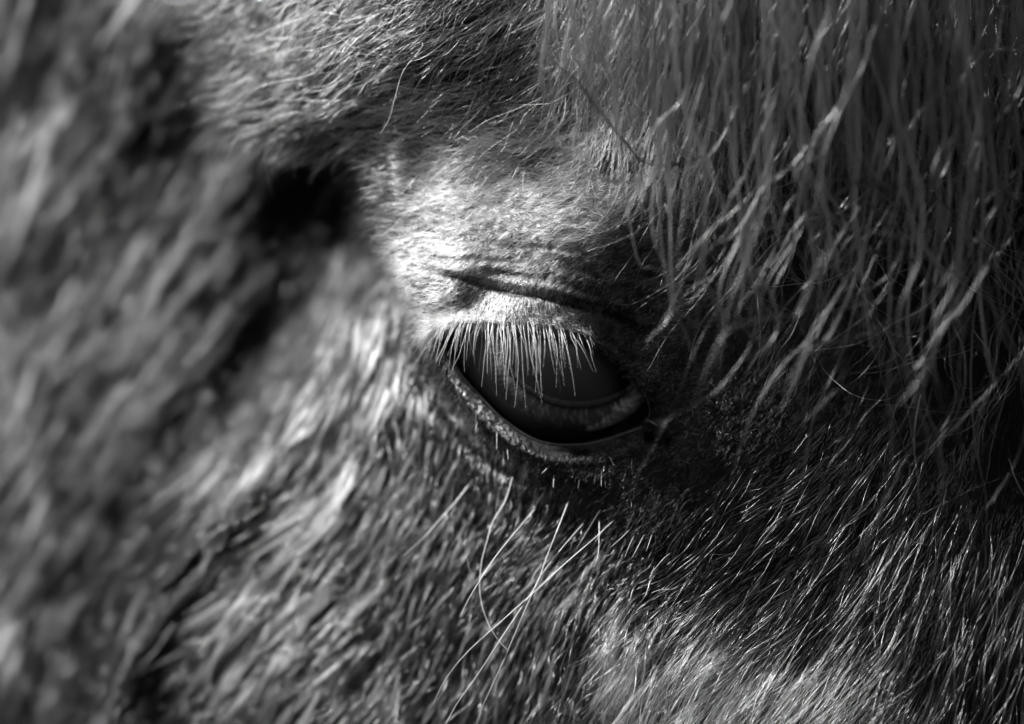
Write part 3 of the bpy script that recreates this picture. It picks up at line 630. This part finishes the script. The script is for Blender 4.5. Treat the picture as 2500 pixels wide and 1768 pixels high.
TR = [([(1640, 250), (1632, 400), (1637, 550), (1637, 660), (1642, 747), (1625, 790), (1590, 825), (1560, 862)], 7),
      ([(1637, 550), (1648, 745), (1680, 775), (1718, 815)], 5), ([(1640, 740), (1668, 800), (1690, 860), (1697, 920)], 5),
      ([(1829, 560), (1829, 639), (1844, 659), (1884, 718), (1899, 797), (1872, 844), (1821, 880), (1785, 886)], 6),
      ([(1780, 300), (1800, 450), (1825, 600), (1836, 679), (1868, 750), (1907, 789), (1919, 836)], 7),
      ([(1850, 480), (1797, 600), (1769, 659), (1754, 718), (1765, 797), (1758, 876), (1750, 930)], 7),
      ([(1813, 694), (1805, 765), (1821, 805), (1868, 836)], 5), ([(2120, 560), (2080, 700), (2025, 820), (1978, 852), (1947, 915), (1915, 986), (1892, 1018)], 9),
      ([(2240, 420), (2226, 612), (2219, 718), (2215, 789), (2222, 856), (2238, 915), (2242, 955), (2226, 998)], 5),
      ([(1935, 600), (1911, 659), (1892, 699), (1880, 760)], 7), ([(2124, 820), (2132, 856), (2160, 891), (2203, 907)], 5), ([(2014, 742), (2053, 754), (2151, 734), (2250, 722), (2330, 715)], 3),
      ([(2540, 110), (2427, 122), (2370, 165), (2358, 276), (2388, 362), (2455, 457), (2520, 510)], 6), ([(2340, 189), (2309, 220), (2246, 268), (2200, 340)], 7),
      ([(2230, 394), (2242, 485), (2270, 571), (2290, 650)], 8), ([(2013, 453), (2045, 504), (2065, 551), (2060, 640)], 8), ([(2096, 425), (2088, 472), (2092, 583), (2143, 614)], 7),
      ([(2412, 876), (2427, 935), (2407, 966), (2392, 1040), (2380, 1120)], 7), ([(2289, 647), (2278, 718), (2285, 820), (2281, 891), (2301, 946), (2317, 974)], 8),
      ([(1600, 440), (1590, 520), (1600, 600), (1640, 660), (1720, 690)], 5), ([(1560, 640), (1600, 655), (1680, 700), (1735, 675), (1790, 650)], 4),
      ([(1390, -60), (1400, 60), (1420, 150), (1445, 200)], 9), ([(1340, -60), (1335, 60), (1320, 180), (1345, 260), (1370, 330)], 7), ([(1450, -60), (1455, 90), (1490, 190), (1500, 290), (1495, 380)], 6),
      ([(1350, 260), (1360, 330), (1370, 440)], 6), ([(1590, 430), (1550, 480), (1520, 540)], 5)]
for path, sp in TR:
    if path[0][1] > 0:                                     # every lock hangs from above the brow
        x0, y0_ = path[0]; m = max(2, int((y0_ + 260) / 150)); dx, dy = path[0][0] - path[1][0], path[0][1] - path[1][1]
        x = x0; pre = []; sl_ = np.clip(dx / max(30, abs(dy)), -1, 1)
        for q in range(1, m + 1):
            x += sl_ * 70 * .5 ** q + rng.normal(0, 16); pre.append((x, y0_ - (y0_ + 260) * q / m))
        path = pre[::-1] + path
    lock(path, -22, -26, nh=int(7 + 1.4 * sp), spread=sp * 1.0, rad=1.0, tone=0.34)
for k in range(268):
    fine = k % 2
    u0 = 1345 + (rng.uniform(0, 1) ** 0.85) * 1255; v0 = rng.uniform(-340, -120)
    vend = np.interp(u0, [1330, 1430, 1520, 1600, 1700, 1900, 2100, 2300, 2500, 2600], [230, 330, 470, 650, 820, 980, 1120, 1300, 1500, 1600])
    ln = (vend - v0) * (1.12 - .75 * rng.uniform(0, 1) ** 1.5); n = max(5, int(ln / (42 if fine else 60))); st = ln * 1.05 / n
    a = math.radians(rng.normal(90, 6)); p = [(u0, v0)]; w = 0.0; amp = rng.choice([.6, 1.0, 1.5, 1.9])
    for i in range(n):
        w = w * 0.5 + rng.normal(0, (0.30 if fine else 0.24) * amp * min(1, max(.3, (p[-1][1] + 50) / 500))); a += w; a += (math.radians(89) - a) * 0.2
        p.append((p[-1][0] + math.cos(a) * st, p[-1][1] + math.sin(a) * st))
    yy = -rng.uniform(10, 24) if fine else -rng.uniform(12, 38)
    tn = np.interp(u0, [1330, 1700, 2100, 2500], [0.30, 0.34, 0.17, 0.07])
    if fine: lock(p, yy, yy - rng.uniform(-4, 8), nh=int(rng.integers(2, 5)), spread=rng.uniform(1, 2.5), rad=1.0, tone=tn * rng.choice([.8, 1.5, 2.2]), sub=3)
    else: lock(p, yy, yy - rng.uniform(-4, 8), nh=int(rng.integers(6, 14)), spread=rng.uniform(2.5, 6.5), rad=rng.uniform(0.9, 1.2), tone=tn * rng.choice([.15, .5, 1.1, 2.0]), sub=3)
def flyaway(N):
    K = 16; u0 = 1330 + rng.uniform(0, 1, N) * 1250; v0 = rng.uniform(-200, 1, N) + rng.uniform(0, 1, N) * np.interp(u0, [1330, 1650, 2100, 2600], [250, 650, 950, 1300])
    ln = rng.uniform(120, 420, N); a = np.radians(rng.normal(95, 32, N)); w = rng.normal(0, .1, N); pu = np.zeros((N, K)); pv = np.zeros((N, K)); pu[:, 0] = u0; pv[:, 0] = v0
    for i in range(1, K):
        w = w * .7 + rng.normal(0, .08, N); a = a + w
        pu[:, i] = pu[:, i-1] + np.cos(a) * ln / (K - 1); pv[:, i] = pv[:, i-1] + np.sin(a) * ln / (K - 1)
    t = np.linspace(0, 1, K); yb = grid_lookup(YY, pu.ravel(), pv.ravel()).reshape(N, K)
    y = yb - .004 - rng.uniform(0, .012, (N, 1)) - .002 * np.sin(t * 5)[None]
    return curves_obj('stray_hair', at(pu, pv, y), S * rng.uniform(.5, .9, (N, 1)) * (1 - .6 * t[None] ** 2), np.exp(rng.normal(-2.2, .8, N)).clip(.01, .6), M_MANE, horse, 'stuff')
flyaway(420)
# the mass of forelock hair behind the loose locks
def mane_fill(N):
    K = 14
    u0 = 1400 + rng.uniform(0, 1, N) ** 0.75 * 1300 + rng.normal(0, 30, N)
    u0 = np.where((u0 > 1950) & (rng.uniform(0, 1, N) < .65), u0 - 550 * rng.uniform(.7, 1, N), u0)
    vend = np.interp(u0, [1350, 1430, 1520, 1650, 1900, 2100, 2300, 2500, 2700], [200, 280, 380, 480, 520, 560, 700, 900, 1000])
    v0 = rng.uniform(-350, 1, N) + rng.uniform(0, 1, N) * (vend - 350) * .8; v0 = np.minimum(v0, vend - 150)
    ln = np.minimum(rng.uniform(250, 600, N), vend - v0 + 60)
    cu, cv, r1, r2, r3 = cells(u0, v0 * 0.4, 34, 77)
    a = np.radians(rng.normal(97, 5, N) + (r2 - .5) * 22); w = np.zeros(N)
    t = np.linspace(0, 1, K); pu = np.zeros((N, K)); pv = np.zeros((N, K)); pu[:, 0] = u0; pv[:, 0] = v0
    for i in range(1, K):
        a2 = a + 0.35 * np.sin(i * 0.6 + r1 * 30) * r3; st = ln / (K - 1)
        pu[:, i] = pu[:, i-1] + np.cos(a2) * st; pv[:, i] = pv[:, i-1] + np.sin(a2) * st
    pu += (cu - u0)[:, None] * 0.45 * np.sin(t * 2)[None]
    y = grid_lookup(YY, pu.ravel(), pv.ravel()).reshape(N, K) - 0.003 - (0.014 * r1[:, None] + 0.002) * np.minimum(1, t * 2 + .5)[None]
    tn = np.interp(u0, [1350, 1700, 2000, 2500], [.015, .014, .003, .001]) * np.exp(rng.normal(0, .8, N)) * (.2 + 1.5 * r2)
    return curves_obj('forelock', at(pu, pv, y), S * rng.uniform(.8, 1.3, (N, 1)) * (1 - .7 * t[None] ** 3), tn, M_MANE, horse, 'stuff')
mane_fill(2200)
print('curves', sum(len(o.data.curves) for o in sc.objects if o.type == 'CURVES'))
